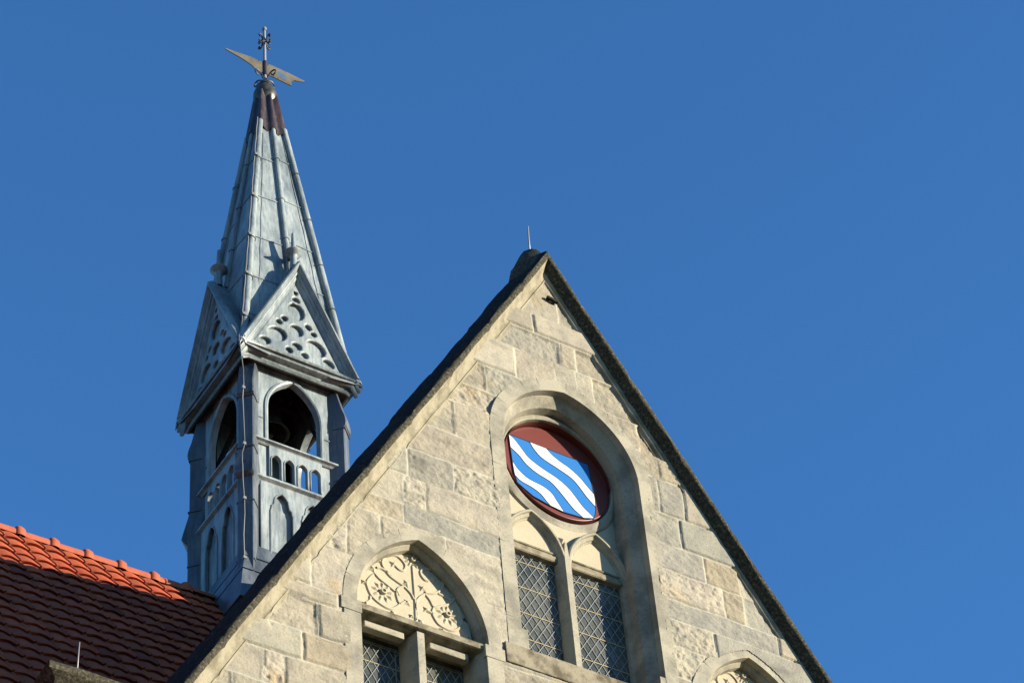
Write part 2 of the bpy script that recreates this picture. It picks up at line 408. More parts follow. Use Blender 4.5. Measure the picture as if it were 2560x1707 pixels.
# --- coping: a moulded profile swept along both rakes
def build_coping():
    prof = [(.20, 15.03), (.176, 15.022), (.170, 15.004), (.158, 14.998), (.150, 15.006), (.130, 15.003), (.108, 14.992), (.085, 14.962), (.062, 14.930), (.052, 14.908), (.035, 14.896), (0, 14.90),
            (-.016, 14.925), (-.058, 15.06), (-.092, 15.20), (-.098, 15.26), (-.075, 15.36), (-.03, 15.46), (.20, 15.48)]
    def side(sgn, L, name):
        sl = SLL if sgn < 0 else SLR
        t = Vector((sgn*1.0, 0, -sl)).normalized(); nrm = Vector((sgn*sl, 0, 1.0)).normalized()
        n = 150; rows = []; ln = L*math.hypot(1, sl)
        jl = 0.93
        for j, (p, Y) in enumerate(prof):
            row = []
            for i in range(n+1):
                s = ln*i/n
                wv = 0 if i == 0 else 1
                ph = (s+.25) % jl
                notch = -.010 if (min(ph, jl-ph) < ln/n*.55 and i > 1 and p < .17) else 0
                base = Vector((AP[0], 0, AP[1]-p*math.hypot(1, sl)))      # mitre on the apex line
                q = base + t*s
                amp_ = .007 if p > .04 else (.011 if p > -.01 else .016)
                dn = amp_*float(fbm(np.array(s*3.1), np.array(j*.35+sgn*7), 41, 4))*wv + notch
                step_ = (.010*math.floor((s+.25)/jl) % .017) if p < -.05 else 0
                pos = q + nrm*(dn+step_)
                yy = Y + .6*amp_*float(fbm(np.array(s*4.0), np.array(j*.4+3+sgn), 47, 3)) - notch*.3
                row.append((UX+pos.x, yy, pos.z))
            rows.append(row)
        mb = MB(); mb.grid(rows, flip=(sgn > 0))
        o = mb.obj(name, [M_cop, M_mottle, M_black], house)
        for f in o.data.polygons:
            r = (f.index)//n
            f.material_index = 2 if r >= 11 else (1 if r >= (9 if sgn < 0 else 6) else 0)  # dark mottled stone covers more of the moulding on the right slope
        auto_smooth(o, 50)
        return o
    a = side(-1, 4.35, 'coping'); b = side(1, 4.35, 'coping')
    a['label'] = 'left slope of the coping, lit moulding under a blackened top'
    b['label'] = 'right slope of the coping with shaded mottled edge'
    # saddle stone on the apex
    rng = random.Random(3)
    sec = [(-.36, 20.00), (-.315, 20.20), (-.262, 20.42), (-.225, 20.50), (-.165, 20.65), (-.07, 20.745), (.0, 20.62), (.09, 20.42), (.11, 20.25)]
    rows = []
    for Y, f, dz in ((14.93, .0, 0), (15.02, .45, -.02), (15.10, .78, .0), (15.18, 1.0, 0), (15.24, 1.0, .0), (15.28, .97, -.01), (15.32, .80, -.03), (15.34, .4, -.12)):
        row = []
        for u, z in sec:
            bz = rake(u)-.03 if u < .12 else z
            zz = bz+(z-bz)*f+dz; uu = u
            row.append((UX+uu+rng.uniform(-.008, .008), Y+rng.uniform(-.006, .006), zz+rng.uniform(-.01, .01)))
        rows.append(row)
    mb = MB(); mb.grid(rows)
    mb.F.append(tuple(range(7*9, 8*9)))
    o = mb.obj('apex_stone', M_mottle, house)
    auto_smooth(o, 40)
build_coping()

# ------------------------------------------------------------------ windows
def lattice(mbp, u0, u1, z0, z1, Y, du, dz, uo, zo, w=.0050, hole=None):
    """diamond cames as thin flat bars clipped to the light"""
    def clip(p, q):
        (x0, y0), (x1, y1) = p, q; t0, t1 = 0., 1.
        for d, lo, hi, s in ((x1-x0, u0, u1, x0), (y1-y0, z0, z1, y0)):
            if abs(d) < 1e-9:
                if s < lo or s > hi: return None
                continue
            a, b = (lo-s)/d, (hi-s)/d
            if a > b: a, b = b, a
            t0 = max(t0, a); t1 = min(t1, b)
        if t1-t0 < 1e-3: return None
        return (x0+(x1-x0)*t0, y0+(y1-y0)*t0), (x0+(x1-x0)*t1, y0+(y1-y0)*t1)
    for sgn in (1, -1):
        k = -60
        while k < 60:
            b = uo+k*du; H = z1-z0+2
            c = clip((b-sgn*(zo-z0+1)*du/dz, z0-1), (b+sgn*(z1+1-zo)*du/dz, z1+1)); k += 1
            if c:
                (a0, b0), (a1, b1) = c
                Yo = Y-.001 if sgn > 0 else Y+.003
                mbp.bar((UX+a0, Yo, b0), (UX+a1, Yo, b1), .006, w, up=(0, 1, 0))
def panes(mbp, u0, u1, z0, z1, Y, du, dz, uo, zo, rnd, nx=40):
    """glass sheet, each small quarry leaning its own way"""
    nu = int((u1-u0)/(du/2))+1; nz = int((z1-z0)/(dz/2))+1
    for i in range(nu):
        for j in range(nz):
            a0 = u0+(u1-u0)*i/nu; a1 = u0+(u1-u0)*(i+1)/nu; b0 = z0+(z1-z0)*j/nz; b1 = z0+(z1-z0)*(j+1)/nz
            y = [Y+rnd.uniform(-.0022, .0022) for _ in range(4)]
            mbp.add([(UX+a0, y[0], b0), (UX+a1, y[1], b0), (UX+a1, y[2], b1), (UX+a0, y[3], b1)], [(0, 1, 2, 3)])

def arch_rows(a, zs, R, z0, prof, u0, nj=10, n=16):
    return [(arch_path(a, zs, R, z0, p, u0, n, nj), Y) for p, Y in prof]

def window_frame(name, a, zs, R, z0, prof, u0, joints, zstop, parent=None):
    rows = arch_rows(a, zs, R, z0, prof, u0)
    # mortar joints across the flat band
    mb = MB()
    P0 = arch_path(a, zs, R, z0, .0, u0, 16, 10); P1 = arch_path(a, zs, R, z0, prof[2][0], u0, 16, 10)
    for t in joints:
        i = int(t); f = t-i
        q0 = np.array(P0[i])*(1-f)+np.array(P0[i+1])*f; q1 = np.array(P1[i])*(1-f)+np.array(P1[i+1])*f
        mb.bar((UX+q0[0], prof[1][1]-.0002, q0[1]), (UX+q1[0], prof[1][1]-.0002, q1[1]), .004, .005, up=(0, 1, 0))
    return rings(rows, name, M_dress, parent or house, 28, extra=mb)

# --- tall middle window
fr = window_frame('window_frame', .88, 17.72, 1.02, 15.20,
    [(0, 15.05), (.0, 15.004), (.142, 15.0), (.144, 15.077), (.150, 15.080), (.153, 15.083), (.225, 15.150), (.232, 15.155), (.238, 15.20), (.243, 15.26), (.245, 15.40)],
    0, [1.3, 4.7, 8.4, 12.5, 15.2, 20, 22.5, 26.4, 28.6, 31.5, 34.2], 15.43)
fr['label'] = 'tall pointed window frame in the middle of the gable'
for s in (-1, 1):      # stopped ends of the rebate
    mb = MB(); mb.add(*plate([[(s*.71-.034, 15.20), (s*.71+.034, 15.20), (s*.71+.034, 15.43), (s*.71-.034, 15.43)]], 15.003, 15.2, .004, None, UX))
    mb.obj('rebate_stop', M_dress, fr)
# sill with broken lower recess
mb = MB()
mb.add(*plate([[(-.93, 14.99), (.93, 14.99), (.93, 15.205), (-.93, 15.205)]], 14.985, 15.12, .008, None, UX))
mb.grid([[(UX-.70, 15.0, 15.207), (UX+.70, 15.0, 15.207)], [(UX-.70, 15.345, 15.505), (UX+.70, 15.345, 15.505)]])
auto_smooth(mb.obj('sill', M_sill, fr))
mb = MB()       # recessed panel under the sill
mb.grid([[(UX-.69, 15.28, 13.6), (UX+.80, 15.28, 13.6)], [(UX-.69, 15.28, 14.99), (UX+.80, 15.28, 14.99)]])
mb.obj('recess_panel', M_dress, fr)
# backing of the tracery
TR = 15.235
def subarch(c, a, zs, R, z0, prof): return [(arch_path(a, zs, R, z0, p, c, 14, 4), Y) for p, Y in prof]
mb = MB()
for c in (-.345, .345):
    mb = MB()
    for rows in (subarch(c, .345, 16.62, .60, 15.54, [(-.0, TR+.045), (.0, TR+.012), (.012, TR-.0), (.030, TR+.0), (.034, TR+.022), (.058, TR+.040), (.062, TR+.056), (.074, TR+.066), (.078, TR+.135)]),):
        mb.grid([[(UX+u, Y, z) for u, z in r] for r, Y in rows])
    auto_smooth(mb.obj('tracery_arch', M_dress, fr), 30)
mb = MB()       # centre mullion: narrow nose, splayed sides
nose = [(-.075, TR+.14), (-.062, TR+.05), (-.052, TR+.03), (-.035, TR+.002), (-.03, TR-.014), (.03, TR-.014), (.035, TR+.002), (.052, TR+.03), (.062, TR+.05), (.075, TR+.14)]
mb.grid([[(UX+u-.012, y, z) for u, y in nose] for z in (15.40, 16.0, 16.70)]+[[(UX+u*.85-.008, y+.012, 16.72) for u, y in nose], [(UX+u*.3, y+.02, 16.90) for u, y in nose]], flip=True)
auto_smooth(mb.obj('mullion', M_dress, fr), 30)
mb = MB()       # rendered infill above the lights and around the disc
out_ = arch_path(.88, 17.72, 1.02, 16.80, .22, 0)
plate([arch_path(.88, 17.72, 1.02, 17.08, .22, 0), circ(0.024, 17.808, .583)], TR+.092, 15.37, 0, mb, UX)
plate([[(-.645, 16.74), (.645, 16.74), (.645, 17.10), (.3, 17.19), (-.3, 17.19), (-.645, 17.10)]], TR+.072, TR+.0915, 0, mb, UX)
mb.obj('render_infill', M_plaster, fr)
mb = MB()       # two moulded lintel bars over the lights
for s in (-1, 1):
    mb = MB()
    u0, u1 = (-.64, -.06) if s < 0 else (.06, .64)
    pr = [(16.775, TR+.073), (16.768, TR+.060), (16.750, TR+.058), (16.745, TR+.068), (16.728, TR+.068), (16.718, TR+.052), (16.665, TR+.050), (16.655, TR+.06), (16.655, TR+.15)]
    mb.grid([[(UX+u0, y, z), (UX+u1, y, z)] for z, y in pr], flip=True)
    mb.obj('lintel', M_sill, fr)
# oculus ring
mb = MB(); rp = [(.690, 15.328), (.672, 15.305), (.652, 15.285), (.625, 15.275), (.605, 15.271), (.592, 15.278), (.586, 15.36)]
def ocring(r, Y, n=72):
    o = []
    for i in range(n+1):
        t = 2*math.pi*i/n; x = .024+r*math.cos(t); z = 17.808+r*math.sin(t)*1.0
        lim = .645
        x = max(-lim, min(lim, x)); o.append((UX+x, Y-(.045*max(0, math.sin(t))+.0 if Y < 15.3 else 0)+(.022*max(0, -math.sin(t)) if Y < 15.3 else 0), z))
    return o
mb.grid([ocring(r, Y) for r, Y in rp], flip=False)
auto_smooth(mb.obj('oculus_ring', M_dress, fr), 35)
mb = MB()       # dark plate painted for the shade of a pierced triangle between ring and arches
for s in (1,):
    plate([[(-.0, 16.925), (.028, 17.0), (-.028, 17.0)]], TR+.0705, TR+.0725, 0, mb, UX)
mb.obj('spandrel_shade_plate', M_line, fr)
rnd = random.Random(11)
for s in (-1, 1):
    u0, u1 = (-.66, -.05) if s < 0 else (.05, .66)
    mb = MB(); panes(mb, u0, u1, 15.44, 16.70, 15.345, .09, .15, 0, 0, rnd)
    gl = mb.obj('glass', M_glass, fr)
    mb = MB(); lattice(mb, u0, u1, 15.44, 16.655, 15.337, .0925, .148, -.312+(.05 if s > 0 else 0)+.03, 16.70)
    mb.bar((UX+u0, 15.336, 16.648), (UX+u1, 15.336, 16.648), .006, .007)
    mb.obj('lead_lattice', M_came, fr)
    mb = MB()
    for z in (16.56, 16.26, 15.965, 15.67):
        mb = MB(); mb.bar((UX+u0, 15.3405, z), (UX+u1, 15.3405, z), .005, .006)
        mb.obj('saddle_bar', M_brass, fr)

# --- the two lower windows with carved tympana
def lower_window(u0, nm, lab):
    fr = window_frame(nm, .76, 15.10, 1.12, 15.10,
        [(0, 15.05), (.0, 15.004), (.128, 15.0), (.130, 15.065), (.136, 15.067), (.138, 15.07), (.162, 15.10), (.166, 15.15), (.168, 15.24)],
        u0, [13.2, 18.5, 23.5, 29.5, 33.2], 15.2)
    fr['label'] = lab
    # jambs and imposts
    for s in (-1, 1):
        mb = MB()
        a, b = sorted((u0+s*.76, u0+s*.60))
        mb.add(*plate([[(a, 13.1), (b, 13.1), (b, 14.975), (a, 14.975)]], 14.998, 15.06, .004, None, UX))
        a, b = sorted((u0+s*.785, u0+s*.590))
        mb.add(*plate([[(a, 14.978), (b, 14.978), (b, 15.108), (a, 15.108)]], 14.996, 15.06, .004, None, UX))
        # splayed reveal
        mb.grid([[(UX+u0+s*.60, 15.03, 13.1), (UX+u0+s*.60, 15.03, 15.05)], [(UX+u0+s*.56, 15.10, 13.1), (UX+u0+s*.56, 15.10, 15.05)], [(UX+u0+s*.545, 15.32, 13.1), (UX+u0+s*.545, 15.32, 15.05)]], flip=s > 0)
        auto_smooth(mb.obj('jamb', M_dress, fr))
    # lintel with weathered ledge
    mb = MB()
    pr = [(15.215, 15.16), (15.20, 15.14), (15.135, 15.04), (15.10, 15.025), (15.065, 15.028), (15.055, 15.05), (15.045, 15.12), (15.045, 15.34)]
    mb.grid([[(UX+u0-.60, y, z), (UX+u0+.60, y, z)] for z, y in pr], flip=True)
    auto_smooth(mb.obj('lintel', M_sill, fr), 30)
    for s in (-1, 1):      # lit fillet inset below the lintel
        a, b = sorted((u0+s*.12, u0+s*.50)); mb = MB()
        mb.add(*plate([[(a, 14.975), (b, 14.975), (b, 15.05), (a, 15.05)]], 15.12, 15.20, .012, None, UX))
        auto_smooth(mb.obj('lintel_fillet', M_dress, fr))
    mb = MB()
    nose = [(-.075, 15.32), (-.066, 15.16), (-.040, 15.085), (-.034, 15.06), (.034, 15.06), (.040, 15.085), (.066, 15.16), (.075, 15.32)]
    mb.grid([[(UX+u0+u, y, z) for u, y in nose] for z in (13.1, 14, 15.05)], flip=True)
    auto_smooth(mb.obj('mullion', M_dress, fr), 30)
    for s in (-1, 1):
        a, b = sorted((u0+s*.07, u0+s*.57))
        mb = MB(); panes(mb, a, b, 13.1, 15.05, 15.30, .09, .15, 0, 0, rnd); mb.obj('glass', M_glass, fr)
        mb = MB(); lattice(mb, a, b, 13.1, 14.985, 15.293, .085, .15, u0, 14.96)
        for zz in (14.985, 14.965): mb.bar((UX+a, 15.290, zz), (UX+b, 15.290, zz), .006, .006)
        for uu in (a+.045, b-.045): mb.bar((UX+uu, 15.290, 13.1), (UX+uu, 15.290, 14.98), .006, .006, up=(1, 0, 0))
        mb.obj('lead_lattice', M_came, fr)
        for z in (14.78, 14.48, 14.18, 13.88):
            mb = MB(); mb.bar((UX+a, 15.296, z), (UX+b, 15.296, z), .005, .006)
            mb.obj('saddle_bar', M_brass, fr)
    # tympanum: flat panel with low relief of tendrils, leaves and flowers
    TY0 = 15.15
    mb = MB()
    border = [(-.58, 15.198), (-.58, 15.40), (-.545, 15.52), (-.479, 15.66), (-.339, 15.845), (-.193, 15.968), (-.033, 16.045), (0.04, 16.006), (0.199, 15.922), (0.197, 15.898), (0.135, 15.88), (.22, 15.86), (0.308, 15.818), (0.347, 15.779), (0.331, 15.749), (0.304, 15.746), (0.358, 15.745), (0.43, 15.688), (0.452, 15.612), (0.41, 15.588), (0.466, 15.617), (0.519, 15.493), (0.488, 15.443), (0.548, 15.42), (0.569, 15.239), (0.539, 15.198)]
    plate([[(x+u0, z) for x, z in border]], TY0+.003, TY0+.05, .003, mb, UX)
    mb.obj('tympanum', M_plaster, fr)
    bk = MB(); plate([arch_path(.61, 15.10, .97, 15.19, .0, u0, 16)], TY0+.052, TY0+.08, 0, bk, UX)
    ty = fr.children[-1]; bk.obj('reveal_back', M_dress, fr)
    mb = MB()
    def edge(L, wmm=.017, h=.022):
        L = catmull([(x+u0, z) for x, z in L], 7)
        pts = [(UX+x, TY0+.004, z) for x, z in L]
        rows = []
        for i, p in enumerate(pts):
            q0 = np.array(pts[max(i-1, 0)]); q1 = np.array(pts[min(i+1, len(pts)-1)]); t = q1-q0; t = t/(np.linalg.norm(t)+1e-9)
            nn = np.array([-t[2], 0, t[0]]); p = np.array(p)
            rows.append([tuple(p+nn*wmm), tuple(p+nn*wmm*.35+np.array([0, -h, 0])), tuple(p-nn*wmm*.35+np.array([0, -h, 0])), tuple(p-nn*wmm)])
        mb.grid(rows, flip=True)
    K = {'stem': [(0.018, 15.212), (0.02, 15.307), (0.022, 15.481), (0.019, 15.679), (0.016, 15.85)],
     'lring': [(0.02, 15.25), (0.038, 15.329), (0.021, 15.39), (0.031, 15.454), (0.068, 15.522), (0.125, 15.583)],
     'L1': [(0.012, 15.477), (-0.018, 15.534), (-0.083, 15.585), (-0.155, 15.617), (-0.22, 15.653), (-0.276, 15.73), (-0.28, 15.79), (-0.244, 15.859), (-0.189, 15.897), (-0.128, 15.902), (-0.076, 15.865), (-0.054, 15.819), (-0.077, 15.764), (-0.12, 15.76), (-.16, 15.79)],
     'L2': [(-0.086, 15.583), (-0.138, 15.54), (-0.158, 15.479), (-0.145, 15.401), (-0.133, 15.367), (-0.196, 15.298), (-0.256, 15.282), (-0.34, 15.309), (-0.404, 15.359), (-0.434, 15.43), (-0.442, 15.488), (-0.409, 15.554), (-0.375, 15.598)],
     'L3': [(-0.133, 15.367), (-0.077, 15.419)], 'L3b': [(-0.415, 15.345), (-0.42, 15.30), (-0.46, 15.254)],
     'L4': [(-0.174, 15.495), (-0.251, 15.541), (-0.316, 15.576), (-0.361, 15.619)],
     'R1': [(0.126, 15.599), (0.208, 15.624), (0.272, 15.672), (0.311, 15.749), (0.308, 15.81), (0.27, 15.865), (0.21, 15.887), (0.148, 15.878), (0.099, 15.835), (0.096, 15.787), (0.127, 15.745), (0.161, 15.743)],
     'R2': [(0.125, 15.583), (0.169, 15.532), (0.206, 15.47), (0.269, 15.502), (0.346, 15.551), (0.405, 15.624), (0.429, 15.672)],
     'R3': [(0.206, 15.47), (0.186, 15.409), (0.2, 15.354), (0.243, 15.295), (0.322, 15.273), (0.39, 15.284), (0.447, 15.336), (0.472, 15.406), (0.464, 15.487), (0.441, 15.554), (0.417, 15.598)],
     'R4': [(0.454, 15.339), (0.472, 15.292), (0.523, 15.259)], 'R5': [(0.19, 15.39), (0.129, 15.409)], 'R6': [(0.257, 15.643), (0.384, 15.616)], 'tw': [(-.20, 15.66), (-.29, 15.70), (-.34, 15.69)]}
    for L in K.values(): edge(L, .017, .014)
    def leaf(x, z, r, ph=0.0, h=.018):
        V = [(UX+u0+x, TY0-h, z)]; n = 8; F = []
        for i in range(n):
            a_ = ph+2*math.pi*i/n; rr = r if i % 2 == 0 else r*.50
            V.append((UX+u0+x+rr*math.cos(a_), TY0+.003, z+rr*math.sin(a_)))
        mb.add(V, [(0, 1+(i+1) % n, 1+i) for i in range(n)])
    for k_, (x, z) in enumerate([(-0.379, 15.658), (-0.314, 15.776), (-0.173, 15.795), (-0.057, 15.626), (-0.472, 15.476), (-0.461, 15.239), (-0.205, 15.242), (-0.058, 15.416), (0.101, 15.635), (0.211, 15.779), (0.126, 15.408), (0.273, 15.239), (0.51, 15.254), (0.064, 15.252), (-0.025, 15.282), (0.404, 15.662), (-0.150, 15.488)]):
        leaf(x, z, (.050, .034, .052, .046, .036, .045, .040, .044, .050, .048, .044, .040, .045, .045, .030, .036, .040)[k_], .45+.3*(k_ % 3))
    for x, z, r, k in ((0.018, 15.915, .092, 11), (-0.289, 15.442, .118, 9), (0.335, 15.433, .118, 9)):
        for q in range(k):
            a_ = 2*math.pi*q/k+.2; ca, sa = math.cos(a_), math.sin(a_)
            cx, cz = x+ca*r*.64, z+sa*r*.64
            n = 8; V = [(UX+u0+cx, TY0-.014, cz)]
            for i in range(n):
                b = 2*math.pi*i/n; lx, lz = math.cos(b)*r*.36, math.sin(b)*r*.17
                V.append((UX+u0+cx+lx*ca-lz*sa, TY0+.004, cz+lx*sa+lz*ca))
            mb.add(V, [(0, 1+(i+1) % n, 1+i) for i in range(n)])
        n = 12
        mb.grid([[(UX+u0+x+math.cos(2*math.pi*i/n)*rr*r, TY0-hh, z+math.sin(2*math.pi*i/n)*rr*r) for i in range(n)] for rr, hh in ((.27, -.004), (.24, .026), (.14, .028), (.11, .004), (.0, .002))], close=True, flip=True)
    mb.obj('carved_relief', M_plaster, ty)
    return fr
lower_window(-1.72, 'window_frame', 'lower left window with carved floral tympanum')
lower_window(1.72, 'window_frame', 'lower right window, mostly cut off by the picture edge')

# iron peg slot high in the gable
mb = MB(); mb.bar((UX-.085, 14.985, 19.845), (UX+.035, 14.985, 19.825), .03, .03)
auto_smooth(mb.obj('iron_anchor', M_black, house))

# wing roof behind the coping, running back to the main ridge
def tile_field(name, parent, origin, ux, dn, ncol, nrow, w=.235, ex=.33, keep=None, seed=1):
    """interlocking tiles in one mesh: ux across, dn down the slope, normal = outward"""
    ux = np.array(ux, float); dn = np.array(dn, float); nm = np.cross(ux, dn); nm = nm/np.linalg.norm(nm)
    if nm[2] < 0: nm = -nm
    rng = np.random.RandomState(seed); V = []; F = []; T = []
    prof = [(x_, .020*(1-math.cos(2*math.pi*(x_*.94+.03)))**1.0*.5*2*.50+(.016 if x_ > .93 else 0)-(.006 if x_ < .05 else 0)) for x_ in (0, .04, .10, .2, .3, .4, .5, .6, .7, .8, .9, .95, .998)]
    L = ex+.07; th = .016
    for r in range(nrow):
        for c in range(ncol):
            o = np.array(origin)+ux*(c*w)+dn*(r*ex)
            if keep is not None and not keep(o): continue
            j = rng.uniform(-.004, .004, 3); lift = rng.uniform(0, .009)
            tone = np.array([.30, .066, .027])*(rng.uniform(.80, 1.14) if rng.rand() > .06 else rng.uniform(.55, .75))*(1+rng.uniform(-.06, .06, 3))
            b = len(V); n = len(prof)
            for k, (t, dd) in enumerate(((0.0, .0), (.6*L, 0), (L-.012, 0), (L, -.006))):
                for x, h in prof:
                    tip = .010*math.sin(math.pi*x)+.018*(x-.5) if k >= 2 else 0
                    V.append(o+ux*(x*w*1.0+j[0])+dn*(t+tip-.07+j[1])+nm*(h+.012+(.036+lift)*(t/L)+dd))
            for x, h in prof:
                V.append(o+ux*(x*w+j[0])+dn*(L-.004-.07+j[1])+nm*(h+.012+(.036+lift)-th-.014))
            for k in range(4):
                for i in range(n-1):
                    F.append((b+k*n+i, b+(k+1)*n+i, b+(k+1)*n+i+1, b+k*n+i+1))
            F.append((b, b+n, b+n*2, b+n*3, b+n*4))
            # small nub near the foot of the tile
            q = len(V); ctr = o+ux*(w*.80)+dn*(L-.11)+nm*(.045)
            for a_, bb in ((-1, -1), (1, -1), (1, 1), (-1, 1)):
                V.append(ctr+ux*a_*.010+dn*bb*.022-nm*.012)
            for a_, bb in ((-1, -1), (1, -1), (1, 1), (-1, 1)):
                V.append(ctr+ux*a_*.006+dn*bb*.016+nm*.012)
            F += [(q+4, q+5, q+6, q+7)]+[(q+i, q+(i+1) % 4, q+4+(i+1) % 4, q+4+i) for i in range(4)]
            T += [tone]*(len(V)-b)
    o = part(name, V, F, M_tile, parent)
    ca = o.data.color_attributes.new('tone', 'FLOAT_COLOR', 'POINT')
    cc = np.ones((len(V), 4), np.float32); cc[:, :3] = np.array(T); ca.data.foreach_set('color', cc.ravel())
    bm = o.data; bm.update()
    auto_smooth(o, 40)
    return o

for s in (-1, 1):
    # plain slab just under the coping plane
    sl = SLL if s < 0 else SLR
    x1 = s*4.45; z1 = 20.30-sl*4.45
    mb = MB()
    V = [(UX-.08, 15.47, 20.26), (UX-.08, 21.2, 20.26), (UX-.08+x1, 21.2, z1-.04), (UX-.08+x1, 15.47, z1-.04)]
    V += [(x, y, z-.2) for x, y, z in V]
    mb.add(V, [(0, 1, 2, 3) if s > 0 else (3, 2, 1, 0), (4, 5, 6, 7), (0, 1, 5, 4), (1, 2, 6, 5), (2, 3, 7, 6), (3, 0, 4, 7)])
    mb.obj('wing_roof', M_ridge, house)

# ------------------------------------------------------------------ main tiled range behind
RY, RZ, SM = 21.07, 20.435, 1.5
main = thing('tiled_range', 'long building with steep orange clay tile roof, mostly shaded, left of the turret', 'building', (6.5, 21.07, GZ))
dn = np.array([0, -1, -SM])/math.hypot(1, SM)
tile_field('tiled_roof', main, (.71, RY-.03, RZ-.02), (1, 0, 0), dn, 47, 33, ex=.302, seed=3)
mb = MB()
mb.add([(-6, RY, RZ-.02), (14.9, RY, RZ-.02), (14.9, RY-5.6, RZ-.02-5.6*SM), (-6, RY-5.6, RZ-.02-5.6*SM), (-6, RY+5.6, RZ-.02-5.6*SM), (14.9, RY+5.6, RZ-.02-5.6*SM)],
       [(3, 2, 1, 0), (0, 1, 5, 4), (1, 2, 5), (0, 4, 3)])
mb.obj('roof_deck', M_ridge, main)
mb = MB(); mb.box(-5.6, 14.5, RY-5.1, RY+5.1, GZ, RZ-.3-5.1*SM)
mb.obj('range_wall', M_farwall, main)
kx = 10.50
k = 0
while kx > 1.0:
    # half-round ridge tile with a collar knob at its right end
    rows = []
    rr = random.Random(k)
    dz = rr.uniform(-.004, .004)
    for t, r in ((0, .098), (.30, .103), (.312, .118), (.330, .128), (.355, .130), (.385, .122), (.405, .116), (.408, .100)):
        row = []
        for i in range(11):
            a_ = math.pi*(-.08+1.16*i/10)
            row.append((kx-.40+t, RY+r*.95*math.cos(a_), RZ+.0+dz+r*math.sin(a_)*(1.0 if t < .305 else 1.12)))
        rows.append(row)
    mb = MB(); mb.grid(rows, flip=False)
    mb.F.append(tuple(range(7*11, 8*11)))
    auto_smooth(mb.obj('ridge_tile', M_ridge, main), 45)
    kx -= .397; k += 1
mb = MB()
rows = [[(x, RY+.10*math.cos(math.pi*i/10), RZ+.10*math.sin(math.pi*i/10)) for i in range(11)] for x in (10.5, 10.98)]
mb.grid(rows); auto_smooth(mb.obj('ridge_tile', M_ridge, main), 45)

# ------------------------------------------------------------------ small stone gablet at lower left
gab = thing('stone_parapet', 'weathered stone cap of a lower parapet in front of the shaded tiles, bottom left', 'parapet', (7.0, 15.6, GZ))
def F_(x, y, Y): return None
mb = MB()
pr = [(15.62, 13.55, 0), (15.30, 13.755, 0)]
cx0, cx1 = 6.475, 8.3
cap = [(15.75, 13.60), (15.52, 13.735), (15.30, 13.755), (15.285, 13.74), (15.285, 13.68), (15.30, 13.665), (15.34, 13.63), (15.37, 13.60), (15.75, 13.60)]
rows = []
for i in range(25):
    x = cx0+(cx1-cx0)*i/24
    row = []
    for j, (y, z) in enumerate(cap):
        ins = 0
        if i == 0 and 4 <= j <= 7: ins = (0, .03, .09, .14)[j-4]
        row.append((x+ins, y+.006*vnoise(np.array(x*6), np.array(j*1.7), 3), z+.014*float(vnoise(np.array(x*7), np.array(j*.8), 9))))
    rows.append(row)
mb.grid(rows, flip=True); mb.F.append(tuple(range(len(cap)-1)))
auto_smooth(mb.obj('cap_stone', M_mottle, gab), 40)
mb = MB(); mb.box(cx0+.20, cx1, 15.375, 15.70, GZ, 13.615); mb.obj('parapet_wall', M_cop, gab)

def rod(base, h, r, label):
    mb = MB(); x, y, z = base
    mb.tube([(x, y, z-.05), (x+.004, y, z+h*.5), (x+h*.03, y, z+h)], [r, r, r*.8], 8)
    return solo('lightning_rod', mb.V, mb.F, M_rod, base, label, 'lightning rod', 'thin lightning rods', True)
rod((UX-.07, 15.20, 20.70), .40, .009, 'thin lightning rod standing on the gable apex stone')
rod((6.72, 15.33, 13.74), .30, .006, 'short thin rod on the weathered parapet cap, bottom left')

# ------------------------------------------------------------------ bell turret
TX, TYc = 11.53, 21.07
T0 = Vector((TX, TYc, 19.0))
tur = thing('bell_turret', 'square gothic lead-clad bell turret with steep spire and four gablets on the roof ridge', 'bell turret', T0)
OZ = Vector((0, 0, T0.z))          # face parts are modelled round the axis: x across, y=-distance, z = height
def turn(o, k, parent=None):
    """copy o turned k quarter turns about the turret axis"""
    c = o.copy(); C.objects.link(c); c.parent = parent or o.parent; c.rotation_euler = (0, 0, k*math.pi/2)
    ROOT[c] = ROOT[o]
    return c
def four(mbs, name, m, parent=None, smooth=None):
    o = mbs.obj(name, m, parent or tur, origin=OZ)
    if smooth: auto_smooth(o, smooth)
    return [o]+[turn(o, k) for k in (1, 2, 3)]

# walls with belfry arches
W = .60
arch = arch_path(.34, 23.12, .60, 21.98, 0, 0, 14)
mb = MB(); plate([[(-W, 20.2), (W, 20.2), (W, 23.84), (-W, 23.84)], [(-.34, 21.99)]+arch[1:-1]+[(.34, 21.99)]], -W, -W+.07, .0, mb)
for z, xa, xb in ((23.74, -.60, .60), (21.60, -.60, -.48), (21.60, .48, .60), (20.98, -.60, -.48), (20.98, .48, .60), (22.93, -.60, -.41), (22.93, .41, .60)):
    mb.bar((xa, -W-.004, z), (xb, -W-.004, z-.01), .012, .014)
for x in (-.47, -.16, .0, .16, .47):
    mb.bar((x, -W-.006, 23.77), (x, -W-.006, 23.70), .012, .014)
walls = four(mb, 'belfry_wall', M_lead)
# raised arch moulding
mb = MB()
pr = [(-.055, -W-.001), (-.045, -W-.018), (-.02, -W-.022), (-.003, -W-.012), (.003, -W+.02), (.004, -W+.07)]
mb.grid([[(x, y, z) for x, z in arch_path(.34, 23.12, .60, 22.52, p, 0, 14)] for p, y in pr])
four(mb, 'arch_moulding', M_lead, smooth=35)
# balustrade plate with four lancets
hol = []
for c in (-.255, -.085, .085, .255):
    hol.append(arch_path(.060, 22.27, .085, 22.0, 0, c, 6))
mb = MB(); plate([[(-.345, 21.93), (.345, 21.93), (.345, 22.50), (-.345, 22.50)]]+hol, -W-.03, -W+.02, .008, mb)
